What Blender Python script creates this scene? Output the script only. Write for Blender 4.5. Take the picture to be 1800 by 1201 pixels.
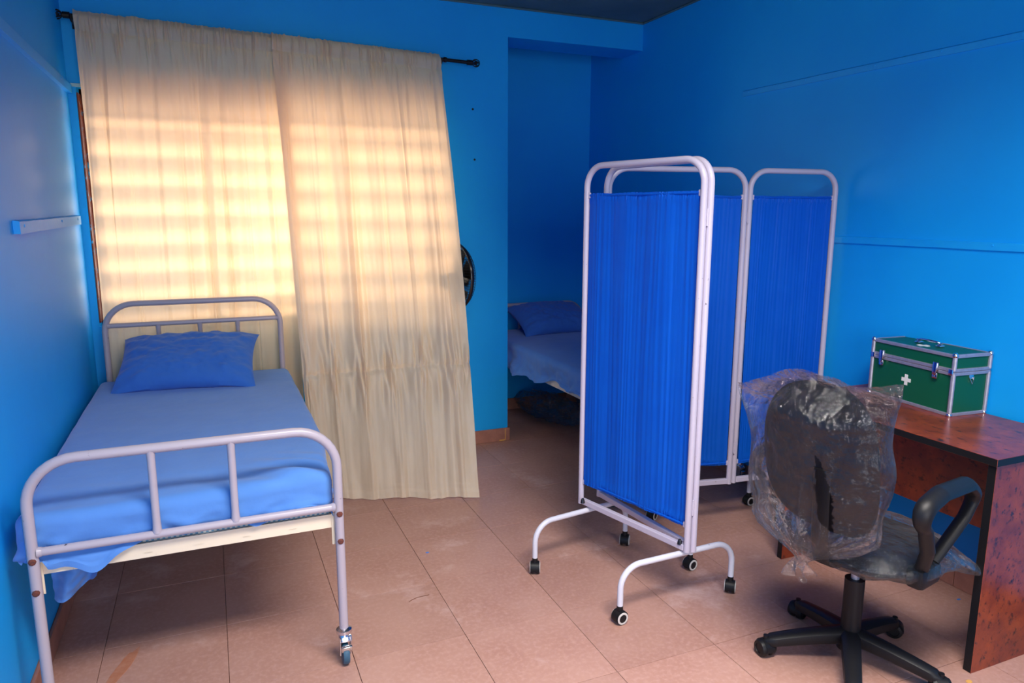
import bpy, bmesh, math, random
from mathutils import Vector, Matrix, noise
random.seed(7)
for o in list(bpy.data.objects): bpy.data.objects.remove(o)
SC = bpy.context.scene
COL = SC.collection
PI = math.pi
def V(*a): return Vector(a)
def hexlin(r, g, b):
    f = lambda c: (c/255/12.92) if c/255 <= 0.04045 else ((c/255+0.055)/1.055)**2.4
    return (f(r), f(g), f(b), 1)

# ------------------------------------------------------------------ camera
yaw, pit, rol, CAMH = 0.398761117, 0.177939826, 0.00220790490, 1.5123142
r0 = V(math.cos(yaw), -math.sin(yaw), 0); f0 = V(math.sin(yaw), math.cos(yaw), 0); u0 = V(0, 0, 1)
d1 = f0*math.cos(pit) - u0*math.sin(pit); u1 = u0*math.cos(pit) + f0*math.sin(pit)
r2 = r0*math.cos(rol) + u1*math.sin(rol); u2 = u1*math.cos(rol) - r0*math.sin(rol)
cam_data = bpy.data.cameras.new('camera'); cam = bpy.data.objects.new('camera', cam_data); COL.objects.link(cam)
M = Matrix((r2, u2, -d1)).transposed().to_4x4(); M.translation = (0, 0, CAMH)
cam.matrix_world = M
cam_data.sensor_width = 36; cam_data.lens = 1253.9/1800*36; cam_data.clip_start = 0.02
SC.camera = cam
# ------------------------------------------------------------------ world, lights, exposure
SC.view_settings.view_transform = 'Standard'; SC.view_settings.look = 'None'
SC.view_settings.gamma = 1; SC.view_settings.exposure = 0.0
SC.view_settings.use_curve_mapping = False
W = bpy.data.worlds.new('sky'); SC.world = W; W.use_nodes = True
nt = W.node_tree; bg = nt.nodes['Background']
tc = nt.nodes.new('ShaderNodeTexCoord'); sep = nt.nodes.new('ShaderNodeSeparateXYZ'); rmp = nt.nodes.new('ShaderNodeValToRGB')
mp = nt.nodes.new('ShaderNodeMapRange'); mp.inputs[1].default_value = -1; mp.inputs[2].default_value = 1
nt.links.new(tc.outputs['Generated'], sep.inputs[0]); nt.links.new(sep.outputs[2], mp.inputs[0]); nt.links.new(mp.outputs[0], rmp.inputs[0])
rmp.color_ramp.elements[0].position = 0.47; rmp.color_ramp.elements[0].color = (0.75, 0.62, 0.45, 1)
rmp.color_ramp.elements[1].position = 0.53; rmp.color_ramp.elements[1].color = (0.75, 0.86, 1.0, 1)
nt.links.new(rmp.outputs[0], bg.inputs[0]); bg.inputs[1].default_value = 2.0
def area(name, loc, target, sx, sy, power, color, spread=PI):
    L = bpy.data.lights.new(name, 'AREA'); L.shape = 'RECTANGLE'; L.size = sx; L.size_y = sy; L.energy = power; L.color = color; L.spread = spread
    o = bpy.data.objects.new(name, L); COL.objects.link(o); o.location = loc
    o.rotation_euler = (Vector(target)-Vector(loc)).to_track_quat('-Z', 'Y').to_euler()
    return o
SL = bpy.data.lights.new('low_sun', 'SUN'); SL.energy = 5.0; SL.angle = math.radians(13); SL.color = (1.0, 0.78, 0.56)
so_ = bpy.data.objects.new('low_sun', SL); COL.objects.link(so_); so_.rotation_euler = V(.03, -1, -.05).to_track_quat('-Z', 'Y').to_euler()
area('daylight_outside_window', (0.3, 5.3, 1.0), (0.3, 4.2, 1.5), 2.2, 1.6, 66, (1.0, 0.84, 0.68))
area('ceiling_light_behind_camera', (0.95, 0.65, 2.68), (1.0, 1.2, 0.0), 1.4, 0.6, 70, (1.0, 0.93, 0.86), math.radians(124))
area('fill_behind_camera', (0.45, -1.6, 1.35), (2.0, 2.0, 0.9), 1.5, 1.9, 48, (0.97, 0.96, 1.0))  # unseen soft fill, added to light the room from the camera side

# ------------------------------------------------------------------ materials
def new_mat(name):
    m = bpy.data.materials.new(name); m.use_nodes = True
    return m, m.node_tree, m.node_tree.nodes, m.node_tree.nodes['Principled BSDF']
def N(nt, t, **kw):
    n = nt.nodes.new(t)
    for k, v in kw.items(): setattr(n, k, v)
    return n
def add_bump(nt, b, scale, strength, dist=0.01, detail=4, coord=None, stretch=None):
    n = N(nt, 'ShaderNodeTexNoise'); n.inputs['Scale'].default_value = scale; n.inputs['Detail'].default_value = detail
    g = N(nt, 'ShaderNodeNewGeometry')
    src = g.outputs['Position']
    if stretch:
        mpn = N(nt, 'ShaderNodeMapping'); mpn.inputs['Scale'].default_value = stretch
        nt.links.new(src, mpn.inputs[0]); src = mpn.outputs[0]
    nt.links.new(src, n.inputs['Vector'])
    bp = N(nt, 'ShaderNodeBump'); bp.inputs['Strength'].default_value = strength; bp.inputs['Distance'].default_value = dist
    nt.links.new(n.outputs[0], bp.inputs['Height']); nt.links.new(bp.outputs[0], b.inputs['Normal'])
    return bp
def noise_mix(nt, c1, c2, scale, lo=.35, hi=.65, detail=4, rough=.6, stretch=None, seedoff=0):
    n = N(nt, 'ShaderNodeTexNoise'); n.inputs['Scale'].default_value = scale; n.inputs['Detail'].default_value = detail; n.inputs['Roughness'].default_value = rough
    g = N(nt, 'ShaderNodeNewGeometry'); mpn = N(nt, 'ShaderNodeMapping')
    mpn.inputs['Scale'].default_value = stretch or (1, 1, 1); mpn.inputs['Location'].default_value = (seedoff, seedoff*.7, 0)
    nt.links.new(g.outputs['Position'], mpn.inputs[0]); nt.links.new(mpn.outputs[0], n.inputs['Vector'])
    mr = N(nt, 'ShaderNodeMapRange'); mr.inputs[1].default_value = lo; mr.inputs[2].default_value = hi
    nt.links.new(n.outputs[0], mr.inputs[0])
    mx = N(nt, 'ShaderNodeMix', data_type='RGBA')
    nt.links.new(mr.outputs[0], mx.inputs[0])
    for i, c in ((6, c1), (7, c2)):
        if isinstance(c, tuple): mx.inputs[i].default_value = c
        else: nt.links.new(c, mx.inputs[i])
    return mx.outputs[2], mr.outputs[0]
def simple(name, col, rough=.5, metal=0, bump=None, col2=None, nscale=8, lo=.35, hi=.65, spec=.5, **kw):
    m, nt, nd, b = new_mat(name)
    b.inputs['Base Color'].default_value = col; b.inputs['Roughness'].default_value = rough; b.inputs['Metallic'].default_value = metal
    b.inputs['Specular IOR Level'].default_value = spec
    if col2:
        c, _ = noise_mix(nt, col, col2, nscale, lo, hi, **kw); nt.links.new(c, b.inputs['Base Color'])
    if bump: add_bump(nt, b, *bump)
    return m
MT = {}
MT['wall'] = simple('blue_wall_paint', hexlin(6, 160, 244), .55, col2=hexlin(12, 166, 247), nscale=2.5, bump=(45, .12, .004), spec=.3)
MT['trim'] = simple('blue_trim_paint', hexlin(8, 162, 245), .5, col2=hexlin(16, 168, 246), nscale=14, bump=(30, .3, .004))
MT['ceiling'] = simple('ceiling_board', hexlin(72, 110, 122), .8, col2=hexlin(60, 96, 110), nscale=3)
MT['plaster'] = simple('window_reveal_paint', hexlin(150, 195, 205), .6, bump=(40, .3, .004))
MT['baseboard'] = simple('baseboard_tile', hexlin(176, 122, 104), .45, col2=hexlin(150, 100, 86), nscale=10)
MT['grout'] = simple('grout', hexlin(132, 96, 84), .9)
# floor tile
m, nt, nd, b = new_mat('floor_tile'); MT['tile'] = m
c, _ = noise_mix(nt, hexlin(182, 140, 126), hexlin(172, 128, 114), 3.0, detail=3)
c, _ = noise_mix(nt, c, hexlin(190, 149, 136), 60, .45, .8, detail=2)
c, fac = noise_mix(nt, c, hexlin(216, 184, 178), 2.3, .58, .78, detail=9, rough=.68, seedoff=3.3)
oi = N(nt, 'ShaderNodeObjectInfo'); hs = N(nt, 'ShaderNodeHueSaturation'); mr = N(nt, 'ShaderNodeMapRange')
mr.inputs[3].default_value = .94; mr.inputs[4].default_value = 1.05
nt.links.new(oi.outputs['Random'], mr.inputs[0]); nt.links.new(mr.outputs[0], hs.inputs['Value']); nt.links.new(c, hs.inputs['Color'])
nt.links.new(hs.outputs[0], b.inputs['Base Color'])
b.inputs['Roughness'].default_value = .42; b.inputs['Specular IOR Level'].default_value = .4
add_bump(nt, b, 120, .15, .002)
# painted tube (lilac grey, chipped)
def tube_paint(name, col, chip):
    m, nt, nd, b = new_mat(name)
    c, f = noise_mix(nt, col, chip, 38, .675, .69, detail=5, rough=.75)
    nt.links.new(c, b.inputs['Base Color']); b.inputs['Roughness'].default_value = .32
    add_bump(nt, b, 60, .1, .002)
    return m
MT['bedpaint'] = tube_paint('grey_bed_paint', hexlin(178, 168, 178), hexlin(70, 62, 66))
MT['screenpaint'] = tube_paint('white_tube_paint', hexlin(192, 184, 202), hexlin(90, 80, 90))
MT['footpaint'] = tube_paint('white_foot_paint', hexlin(210, 210, 222), hexlin(120, 110, 110))
MT['cream'] = tube_paint('cream_frame_paint', hexlin(238, 222, 196), hexlin(110, 84, 70))
MT['rust'] = simple('rusty_bolt', hexlin(120, 58, 42), .8, col2=hexlin(80, 50, 46), nscale=200)
MT['chrome'] = simple('chrome', (.75, .76, .8, 1), .18, 1)
MT['steel'] = simple('brushed_aluminium', (.46, .45, .54, 1), .45, .6, col2=(.38, .37, .46, 1), nscale=60)
MT['black'] = simple('black_plastic', (.008, .008, .010, 1), .45, bump=(300, .2, .001), spec=.28)
MT['blackgloss'] = simple('black_gloss', (.01, .01, .014, 1), .2)
MT['blacksoft'] = simple('black_upholstery', (.008, .008, .014, 1), .6, bump=(250, .3, .001), spec=.25)
MT['rubber'] = simple('blue_grey_wheel', hexlin(50, 88, 112), .5)
MT['ring'] = simple('pale_wheel_ring', hexlin(205, 200, 195), .45)
MT['brown'] = simple('brown_window_paint', hexlin(112, 50, 34), .6, col2=hexlin(60, 150, 200), nscale=22, lo=.60, hi=.63)
MT['green'] = simple('green_case', hexlin(8, 88, 62), .42, bump=(400, .15, .001), spec=.4)
MT['white'] = simple('white_emblem', hexlin(235, 235, 230), .5)
MT['check'] = None
# fabrics
def fabric(name, col, col2, wscale=900, rough=.85, sheen=.2, crease=(14, .25), trans=0, stretch=None):
    m, nt, nd, b = new_mat(name)
    c, _ = noise_mix(nt, col, col2, 6, .3, .7)
    nt.links.new(c, b.inputs['Base Color']); b.inputs['Roughness'].default_value = rough
    b.inputs['Sheen Weight'].default_value = sheen; b.inputs['Specular IOR Level'].default_value = .25
    bp = add_bump(nt, b, crease[0], crease[1], .02, 6, stretch=stretch)
    if trans:
        tr = N(nt, 'ShaderNodeBsdfTranslucent'); ms = N(nt, 'ShaderNodeMixShader'); ms.inputs[0].default_value = trans
        nt.links.new(c, tr.inputs[0]); nt.links.new(b.outputs[0], ms.inputs[1]); nt.links.new(tr.outputs[0], ms.inputs[2])
        nt.links.new(ms.outputs[0], nd['Material Output'].inputs[0])
    return m
MT['sheet'] = fabric('blue_bed_sheet', hexlin(84, 136, 208), hexlin(90, 142, 213), crease=(9, .25))
MT['pillow'] = fabric('blue_pillow_case', hexlin(52, 108, 194), hexlin(58, 114, 198), crease=(12, .25))
MT['ticking'] = None
MT['screenfab'] = fabric('blue_screen_cloth', hexlin(0, 96, 218), hexlin(4, 102, 222), trans=.3, rough=.6, sheen=.0, crease=(60, .15), stretch=(1, 1, .05))
# curtain satin: diffuse + translucent + soft sheen
m, nt, nd, b = new_mat('cream_satin_curtain'); MT['curtain'] = m
c, _ = noise_mix(nt, hexlin(246, 228, 200), hexlin(240, 220, 190), 30, .3, .7, stretch=(1, 1, .2))
nt.links.new(c, b.inputs['Base Color']); b.inputs['Roughness'].default_value = .42; b.inputs['Specular IOR Level'].default_value = .45; b.inputs['Sheen Weight'].default_value = .15
bp = add_bump(nt, b, 16, .35, .012, 6, stretch=(1.6, 1, .45))
tr = N(nt, 'ShaderNodeBsdfTranslucent'); tr.inputs[0].default_value = hexlin(255, 220, 180); ms = N(nt, 'ShaderNodeMixShader'); ms.inputs[0].default_value = .45
nt.links.new(b.outputs[0], ms.inputs[1]); nt.links.new(tr.outputs[0], ms.inputs[2]); nt.links.new(ms.outputs[0], nd['Material Output'].inputs[0])
# mattress ticking: blue and white check
m, nt, nd, b = new_mat('checked_ticking'); MT['ticking'] = m
g = N(nt, 'ShaderNodeNewGeometry'); ck = N(nt, 'ShaderNodeTexChecker'); ck.inputs['Scale'].default_value = 130
ck.inputs['Color1'].default_value = hexlin(235, 240, 240); ck.inputs['Color2'].default_value = hexlin(130, 180, 215)
nt.links.new(g.outputs['Position'], ck.inputs[0]); nt.links.new(ck.outputs[0], b.inputs['Base Color']); b.inputs['Roughness'].default_value = .9
# burl wood laminate
m, nt, nd, b = new_mat('burl_laminate'); MT['wood'] = m
c, _ = noise_mix(nt, hexlin(150, 64, 36), hexlin(112, 42, 32), 11, .35, .65, detail=5)
c, _ = noise_mix(nt, c, hexlin(46, 20, 30), 58, .54, .66, detail=6, rough=.7, stretch=(.8, .45, .6))
nt.links.new(c, b.inputs['Base Color']); b.inputs['Roughness'].default_value = .28; b.inputs['Specular IOR Level'].default_value = .5
add_bump(nt, b, 150, .08, .002)
# louvre glass
m, nt, nd, b = new_mat('frosted_louvre_glass'); MT['glass'] = m
b.inputs['Base Color'].default_value = (.85, .9, .9, 1); b.inputs['Roughness'].default_value = .3
tr = N(nt, 'ShaderNodeBsdfTranslucent'); tr.inputs[0].default_value = (.8, .85, .85, 1); tp = N(nt, 'ShaderNodeBsdfTransparent')
m1 = N(nt, 'ShaderNodeMixShader'); m1.inputs[0].default_value = .35; m2 = N(nt, 'ShaderNodeMixShader'); m2.inputs[0].default_value = .25
nt.links.new(tr.outputs[0], m1.inputs[1]); nt.links.new(tp.outputs[0], m1.inputs[2]); nt.links.new(m1.outputs[0], m2.inputs[1]); nt.links.new(b.outputs[0], m2.inputs[2])
nt.links.new(m2.outputs[0], nd['Material Output'].inputs[0])
MT['glassdark'] = simple('amber_dimming_pane', (.5, .4, .3, 1), .3)  # tinted pane added to weaken light at the head of the window
for nd_ in [MT['glassdark'].node_tree]:
    t_ = N(nd_, 'ShaderNodeBsdfTranslucent'); t_.inputs[0].default_value = (.75, .5, .32, 1); nd_.links.new(t_.outputs[0], nd_.nodes['Material Output'].inputs[0])
# clear plastic film
def film(name, haze=.10, scale=26):
    m, nt, nd, b = new_mat(name)
    bp = add_bump(nt, b, scale, 1.0, .022, 9)
    tp = N(nt, 'ShaderNodeBsdfTransparent'); tp.inputs[0].default_value = (.97, .97, .98, 1)
    df = N(nt, 'ShaderNodeBsdfDiffuse'); df.inputs[0].default_value = (.8, .82, .88, 1); nt.links.new(bp.outputs[0], df.inputs['Normal'])
    tl = N(nt, 'ShaderNodeBsdfTranslucent'); tl.inputs[0].default_value = (.8, .82, .88, 1)
    gl = N(nt, 'ShaderNodeBsdfGlossy'); gl.inputs['Roughness'].default_value = .09; nt.links.new(bp.outputs[0], gl.inputs['Normal'])
    # milky folds: haze follows fine creases of the film
    n2 = N(nt, 'ShaderNodeTexNoise'); n2.noise_type = 'RIDGED_MULTIFRACTAL'; n2.inputs['Scale'].default_value = 7; n2.inputs['Detail'].default_value = 6
    g = N(nt, 'ShaderNodeNewGeometry'); mpn = N(nt, 'ShaderNodeMapping'); mpn.inputs['Scale'].default_value = (1.9, 1.9, .5)
    nt.links.new(g.outputs['Position'], mpn.inputs[0]); nt.links.new(mpn.outputs[0], n2.inputs['Vector'])
    mr = N(nt, 'ShaderNodeMapRange'); mr.inputs[1].default_value = .75; mr.inputs[2].default_value = 1.6; mr.inputs[3].default_value = haze*.1; mr.inputs[4].default_value = haze*5.5
    nt.links.new(n2.outputs[0], mr.inputs[0])
    dd = N(nt, 'ShaderNodeMixShader'); dd.inputs[0].default_value = .35; nt.links.new(df.outputs[0], dd.inputs[1]); nt.links.new(tl.outputs[0], dd.inputs[2])
    lw = N(nt, 'ShaderNodeLayerWeight'); lw.inputs[0].default_value = .25; pw = N(nt, 'ShaderNodeMath', operation='POWER'); pw.inputs[1].default_value = 2.0
    nt.links.new(lw.outputs['Facing'], pw.inputs[0]); ad = N(nt, 'ShaderNodeMath', operation='MULTIPLY_ADD'); ad.inputs[1].default_value = .28; ad.use_clamp = True
    nt.links.new(pw.outputs[0], ad.inputs[0]); nt.links.new(mr.outputs[0], ad.inputs[2])
    m1 = N(nt, 'ShaderNodeMixShader'); nt.links.new(ad.outputs[0], m1.inputs[0]); nt.links.new(tp.outputs[0], m1.inputs[1]); nt.links.new(dd.outputs[0], m1.inputs[2])
    fr = N(nt, 'ShaderNodeFresnel'); fr.inputs[0].default_value = 1.55; nt.links.new(bp.outputs[0], fr.inputs['Normal'])
    ml = N(nt, 'ShaderNodeMath', operation='MULTIPLY_ADD'); ml.inputs[1].default_value = .8; ml.inputs[2].default_value = .008; ml.use_clamp = True; nt.links.new(fr.outputs[0], ml.inputs[0])
    m2 = N(nt, 'ShaderNodeMixShader'); nt.links.new(ml.outputs[0], m2.inputs[0]); nt.links.new(m1.outputs[0], m2.inputs[1]); nt.links.new(gl.outputs[0], m2.inputs[2])
    nt.links.new(m2.outputs[0], nd['Material Output'].inputs[0])
    return m
MT['film'] = film('clear_plastic_film')
MT['stain'] = simple('orange_stain', hexlin(176, 112, 84), .3, col2=hexlin(186, 132, 108), nscale=30)
MT['ochre'] = simple('ochre_splash', hexlin(214, 160, 84), .7)
MT['bluechip'] = simple('blue_paint_chip', hexlin(60, 130, 215), .5)
MT['straw'] = simple('brown_straw', hexlin(120, 74, 50), .7)

# ------------------------------------------------------------------ mesh helpers
def link(o, parent=None):
    COL.objects.link(o)
    if parent: o.parent = parent
    return o
def obj(name, bm, mats, parent=None, smooth=True, label=None):
    if not isinstance(mats, (list, tuple)): mats = [mats]
    me = bpy.data.meshes.new(name); bmesh.ops.recalc_face_normals(bm, faces=bm.faces)
    bm.to_mesh(me); bm.free()
    for x in mats: me.materials.append(MT[x])
    if smooth:
        me.polygons.foreach_set('use_smooth', [True]*len(me.polygons))
        try: me.set_sharp_from_angle(angle=math.radians(38))
        except Exception: pass
    o = link(bpy.data.objects.new(name, me), parent)
    if label: o['label'] = label
    return o
def thing(name, label, cat, loc=(0, 0, 0), rotz=0, group=None):
    o = bpy.data.objects.new(name, None); o.empty_display_size = .1; link(o)
    o.location = loc; o.rotation_euler = (0, 0, rotz); o['label'] = label; o['category'] = cat
    if group: o['group'] = group
    return o
def tag(o, label, cat, group=None, kind=None):
    o['label'] = label; o['category'] = cat
    if group: o['group'] = group
    if kind: o['kind'] = kind
    return o
def struct(name, bm, mats, parent=None, smooth=False, label=None):
    o = obj(name, bm, mats, parent, smooth)
    if not parent: o['kind'] = 'structure'
    if label: o['label'] = label
    return o
def B(): return bmesh.new()
def box(bm, c, s, rot=None, bev=0, mi=0, seg=2):
    """box with centre c and full size s"""
    m = Matrix.Translation(c)
    if rot is not None: m = m @ (rot.to_4x4() if hasattr(rot, 'to_4x4') else Matrix.Rotation(rot, 4, 'Z'))
    r = bmesh.ops.create_cube(bm, size=1, matrix=m @ Matrix.Diagonal((s[0], s[1], s[2], 1)))
    fs = set(f for v in r['verts'] for f in v.link_faces)
    for f in fs: f.material_index = mi
    if bev:
        es = set(e for v in r['verts'] for e in v.link_edges)
        bmesh.ops.bevel(bm, geom=list(es), offset=bev, segments=seg, affect='EDGES', profile=.5, material=mi)
def bx(bm, x0, x1, y0, y1, z0, z1, bev=0, mi=0): box(bm, ((x0+x1)/2, (y0+y1)/2, (z0+z1)/2), (x1-x0, y1-y0, z1-z0), None, bev, mi)
def fillet(pts, rad, n=7):
    pts = [Vector(p) for p in pts]; out = [pts[0]]
    rads = rad if isinstance(rad, (list, tuple)) else [rad]*(len(pts)-2)
    for i in range(1, len(pts)-1):
        a = (pts[i-1]-pts[i]); c = (pts[i+1]-pts[i]); la, lc = a.length, c.length; a.normalize(); c.normalize()
        ang = a.angle(c); R = rads[i-1]; t = min(R/math.tan(ang/2), la*.95, lc*.95); R2 = t*math.tan(ang/2)
        p0 = pts[i]+a*t; p1 = pts[i]+c*t; ctr = pts[i]+(a+c).normalized()*(R2/math.sin(ang/2))
        v0 = p0-ctr; v1 = p1-ctr; tot = v0.angle(v1); ax = v0.cross(v1).normalized()
        for k in range(n+1): out.append(ctr+Matrix.Rotation(tot*k/n, 3, ax) @ v0)
    out.append(pts[-1]); return out
def tube(bm, pts, r, n=12, mi=0, closed=False, caps=True, flat=None):
    pts = [Vector(p) for p in pts]; N_ = len(pts); rs = r if isinstance(r, (list, tuple)) else [r]*N_
    rings = []; prev = None
    for i, p in enumerate(pts):
        if closed: t = (pts[(i+1) % N_]-pts[i-1]).normalized()
        else: t = ((pts[min(i+1, N_-1)]-p).normalized()+(p-pts[max(i-1, 0)]).normalized()).normalized()
        if prev is None:
            a = V(0, 0, 1) if abs(t.z) < .9 else V(1, 0, 0); nrm = t.cross(a).normalized()
        else:
            nrm = (prev-t*prev.dot(t)).normalized()
        prev = nrm; bn = t.cross(nrm)
        fa, fb = flat if flat else (1, 1)
        rings.append([bm.verts.new(p+nrm*(rs[i]*fa*math.cos(2*PI*k/n))+bn*(rs[i]*fb*math.sin(2*PI*k/n))) for k in range(n)])
    for i in range(N_ if closed else N_-1):
        A, Bq = rings[i], rings[(i+1) % N_]
        for k in range(n):
            f = bm.faces.new((A[k], A[(k+1) % n], Bq[(k+1) % n], Bq[k])); f.material_index = mi
    if caps and not closed:
        for R_ in (rings[0][::-1], rings[-1]):
            f = bm.faces.new(R_); f.material_index = mi
def lathe(bm, prof, c=(0, 0, 0), axis=None, n=24, mi=0):
    """prof: list of (r, h) along axis"""
    rot = (axis and Vector(axis).to_track_quat('Z', 'Y').to_matrix()) or Matrix.Identity(3)
    c = Vector(c); rings = []
    for r, h in prof:
        if r < 1e-6: rings.append([bm.verts.new(c+rot @ V(0, 0, h))])
        else: rings.append([bm.verts.new(c+rot @ V(r*math.cos(2*PI*k/n), r*math.sin(2*PI*k/n), h)) for k in range(n)])
    for A, Bq in zip(rings[:-1], rings[1:]):
        for k in range(n):
            k2 = (k+1) % n
            if len(A) == 1 and len(Bq) == 1: break
            if len(A) == 1: f = bm.faces.new((A[0], Bq[k2], Bq[k]))
            elif len(Bq) == 1: f = bm.faces.new((A[k], A[k2], Bq[0]))
            else: f = bm.faces.new((A[k], A[k2], Bq[k2], Bq[k]))
            f.material_index = mi
def cyl(bm, a, b, r, n=16, mi=0, r2=None):
    a = Vector(a); b = Vector(b); L = (b-a).length
    lathe(bm, [(0, 0), (r, 0), (r2 if r2 is not None else r, L), (0, L)], a, (b-a), n, mi)
def prism(bm, poly, y0, y1, mi=0, tf=None):
    """extrude a polygon (x, z) from y0 to y1, then map by tf"""
    tf = tf or (lambda p: p)
    A = [bm.verts.new(tf(V(x, y0, z))) for x, z in poly]; C_ = [bm.verts.new(tf(V(x, y1, z))) for x, z in poly]
    n = len(poly)
    for f in (bm.faces.new(A), bm.faces.new(C_[::-1])): f.material_index = mi
    for k in range(n):
        f = bm.faces.new((A[k], C_[k], C_[(k+1) % n], A[(k+1) % n])); f.material_index = mi
def grid(bm, nu, nv, fn, mi=0, keep=None):
    vs = [[bm.verts.new(fn(i/nu, j/nv)) for i in range(nu+1)] for j in range(nv+1)]
    for j in range(nv):
        for i in range(nu):
            if keep and not keep((i+.5)/nu, (j+.5)/nv): continue
            f = bm.faces.new((vs[j][i], vs[j][i+1], vs[j+1][i+1], vs[j+1][i])); f.material_index = mi
    loose = [v for v in bm.verts if not v.link_faces]
    if loose: bmesh.ops.delete(bm, geom=loose, context='VERTS')
def nz(x, y=0, z=0): return noise.noise(Vector((x, y, z)))
def sm(a, b, x):
    t = max(0, min(1, (x-a)/(b-a))); return t*t*(3-2*t)
def dup(root, loc, rotz, label=None, group=None):
    r = root.copy(); COL.objects.link(r); r.location = loc; r.rotation_euler = (0, 0, rotz)
    if label: r['label'] = label
    if group: r['group'] = group
    for ch in list(root.children):
        c = ch.copy(); COL.objects.link(c); c.parent = r
        for g in ch.children:
            d = g.copy(); COL.objects.link(d); d.parent = c
    return r

# ------------------------------------------------------------------ the room
XL, XR, YB, YA, YF, ZC = -0.60, 2.75, 4.295, 5.0, -2.2, 2.755
WT = .26
WX0, WX1, WZ0, WZ1 = -.565, 1.31, .915, 2.135      # window opening
AX, AZ = 1.778, 2.579                             # alcove opening
bm = B(); bx(bm, XL-.2, XR+.2, YF-.2, YA+.2, -.1, -.006); floor = struct('floor', bm, 'grout')
T = .40; TX0, TY0 = 0.765857, 3.450249
cache = {}
for i in range(-4, 6):
    for j in range(-5, 16):
        x0 = TX0+i*T; y0 = TY0-j*T
        xa, xb = max(x0, XL), min(x0+T, XR); ya, yb = max(y0, YF), min(y0+T, YA)
        if x0 < AX-.01 and yb > YB+.0: 
            if ya > YB-.01 and xb <= AX+.01: continue
        if xb-xa < .02 or yb-ya < .02 or yb < -.9: continue
        g_ = .0009
        key = (round(xa-x0, 3), round(xb-x0, 3), round(ya-y0, 3), round(yb-y0, 3))
        if key not in cache:
            bm = B(); bx(bm, key[0]+g_, key[1]-g_, key[2]+g_, key[3]-g_, -.006, 0, .0009)
            me = bpy.data.meshes.new('tile'); bm.to_mesh(me); bm.free(); me.materials.append(MT['tile']); cache[key] = me
        o = link(bpy.data.objects.new('tile', cache[key]), floor); o.location = (x0, y0, random.uniform(-.0004, .0004))
bm = B(); bx(bm, XL-WT, XL, YF-.2, YA+.2, 0, ZC+.1); struct('wall_left', bm, 'wall')
bm = B(); bx(bm, XR, XR+.2, YF-.2, YA+.2, 0, ZC+.1); struct('wall_right', bm, 'wall')
bm = B()
bx(bm, XL, WX0, YB, YB+WT, 0, ZC); bx(bm, WX1, AX, YB, YB+WT, 0, ZC)
bx(bm, WX0, WX1, YB, YB+WT, 0, WZ0); bx(bm, WX0, WX1, YB, YB+WT, WZ1, ZC)
bx(bm, AX, XR, YB, YB+WT, AZ, ZC); bx(bm, AX-.12, AX, YB+WT, YA, 0, ZC)
struct('wall_back', bm, 'wall', label='blue back wall with window opening and beam over the alcove')
bm = B(); bx(bm, AX-.12, XR, YA, YA+.2, 0, ZC); struct('wall_alcove', bm, 'wall')
bm = B()                                          # unseen wall behind the camera, with an opening added to let light in
bx(bm, XL, -.35, YF-.2, YF, 0, ZC); bx(bm, 1.25, XR, YF-.2, YF, 0, ZC); bx(bm, -.35, 1.25, YF-.2, YF, 2.2, ZC)
struct('wall_front', bm, 'wall')
bm = B(); bx(bm, XL-.2, XR+.2, YF-.2, YA+.2, ZC, ZC+.08); struct('ceiling', bm, 'ceiling')
bm = B(); cyl(bm, (XL, YB-.006, ZC-.006), (XR, YB-.006, ZC-.006), .007, 6); cyl(bm, (XR-.006, YF, ZC-.006), (XR-.006, YB, ZC-.006), .007, 6)
struct('trim_5', bm, 'ceiling', smooth=True)
for x, z in ((1.545, 2.14), (1.555, 1.84)):
    bm = B(); lathe(bm, [(.0, .0), (.007, .0), (.005, .0012), (0, .0015)], (x, YB, z), (0, -1, 0), 10); obj('nail_mark', bm, 'black', bpy.data.objects['wall_back'], label='dark disc for a nail hole')  # dark discs stand in for small holes in the wall
# window
win = bpy.data.objects.new('window_1', None); link(win); win['kind'] = 'structure'; win.location = (0, YB, 0)
bm = B()
fy0, fy1 = .10, .17
bx(bm, WX0, WX0+.04, fy0, fy1, WZ0, WZ1); bx(bm, WX1-.04, WX1, fy0, fy1, WZ0, WZ1); bx(bm, WX0, WX1, fy0, fy1, WZ1-.045, WZ1); bx(bm, WX0, WX1, fy0, fy1, WZ0, WZ0+.045)
for x in (.02, .65): bx(bm, x-.015, x+.015, fy0, fy1, WZ0+.04, WZ1-.04)
obj('window_frame', bm, 'brown', win, False, 'brown painted window frame with flaking blue paint')
bm = B(); bx(bm, WX0+.0015, WX0+.008, .004, .10, WZ0+.02, WZ1-.03); obj('reveal_lining', bm, 'brown', win, False)
bm = B(); bx(bm, WX0-.02, WX0+.05, -.006, .004, WZ1-.004, WZ1+.012); obj('lintel_edge', bm, 'plaster', win, False)
bm = B(); box(bm, (0, 0, 0), (1, .005, .15)); me = bpy.data.meshes.new('louvre'); bm.to_mesh(me); bm.free(); me.materials.append(MT['glass'])
for (xa, xb) in ((WX0+.04, .004), (.036, .634), (.666, WX1-.04)):
    for k in range(7):
        o = link(bpy.data.objects.new('louvre_pane', me), win); o.location = ((xa+xb)/2, .135, WZ0+.045+.072+k*.146); o.scale = (xb-xa-.004, 1, 1); o.rotation_euler = (math.radians(60), 0, 0)
    bm = B(); bx(bm, xa+.001, xb-.001, .13, .136, 1.995, WZ1-.046); obj('dimming_pane', bm, 'glassdark', win, False)  # unseen pane added to dim the top band of light on the curtain
bm = B(); bx(bm, WX0+.04, WX1-.04, .105, .165, 1.975, 1.995); obj('dimming_pane_bar', bm, 'brown', win, False)  # bar under the added dimming panes
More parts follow.
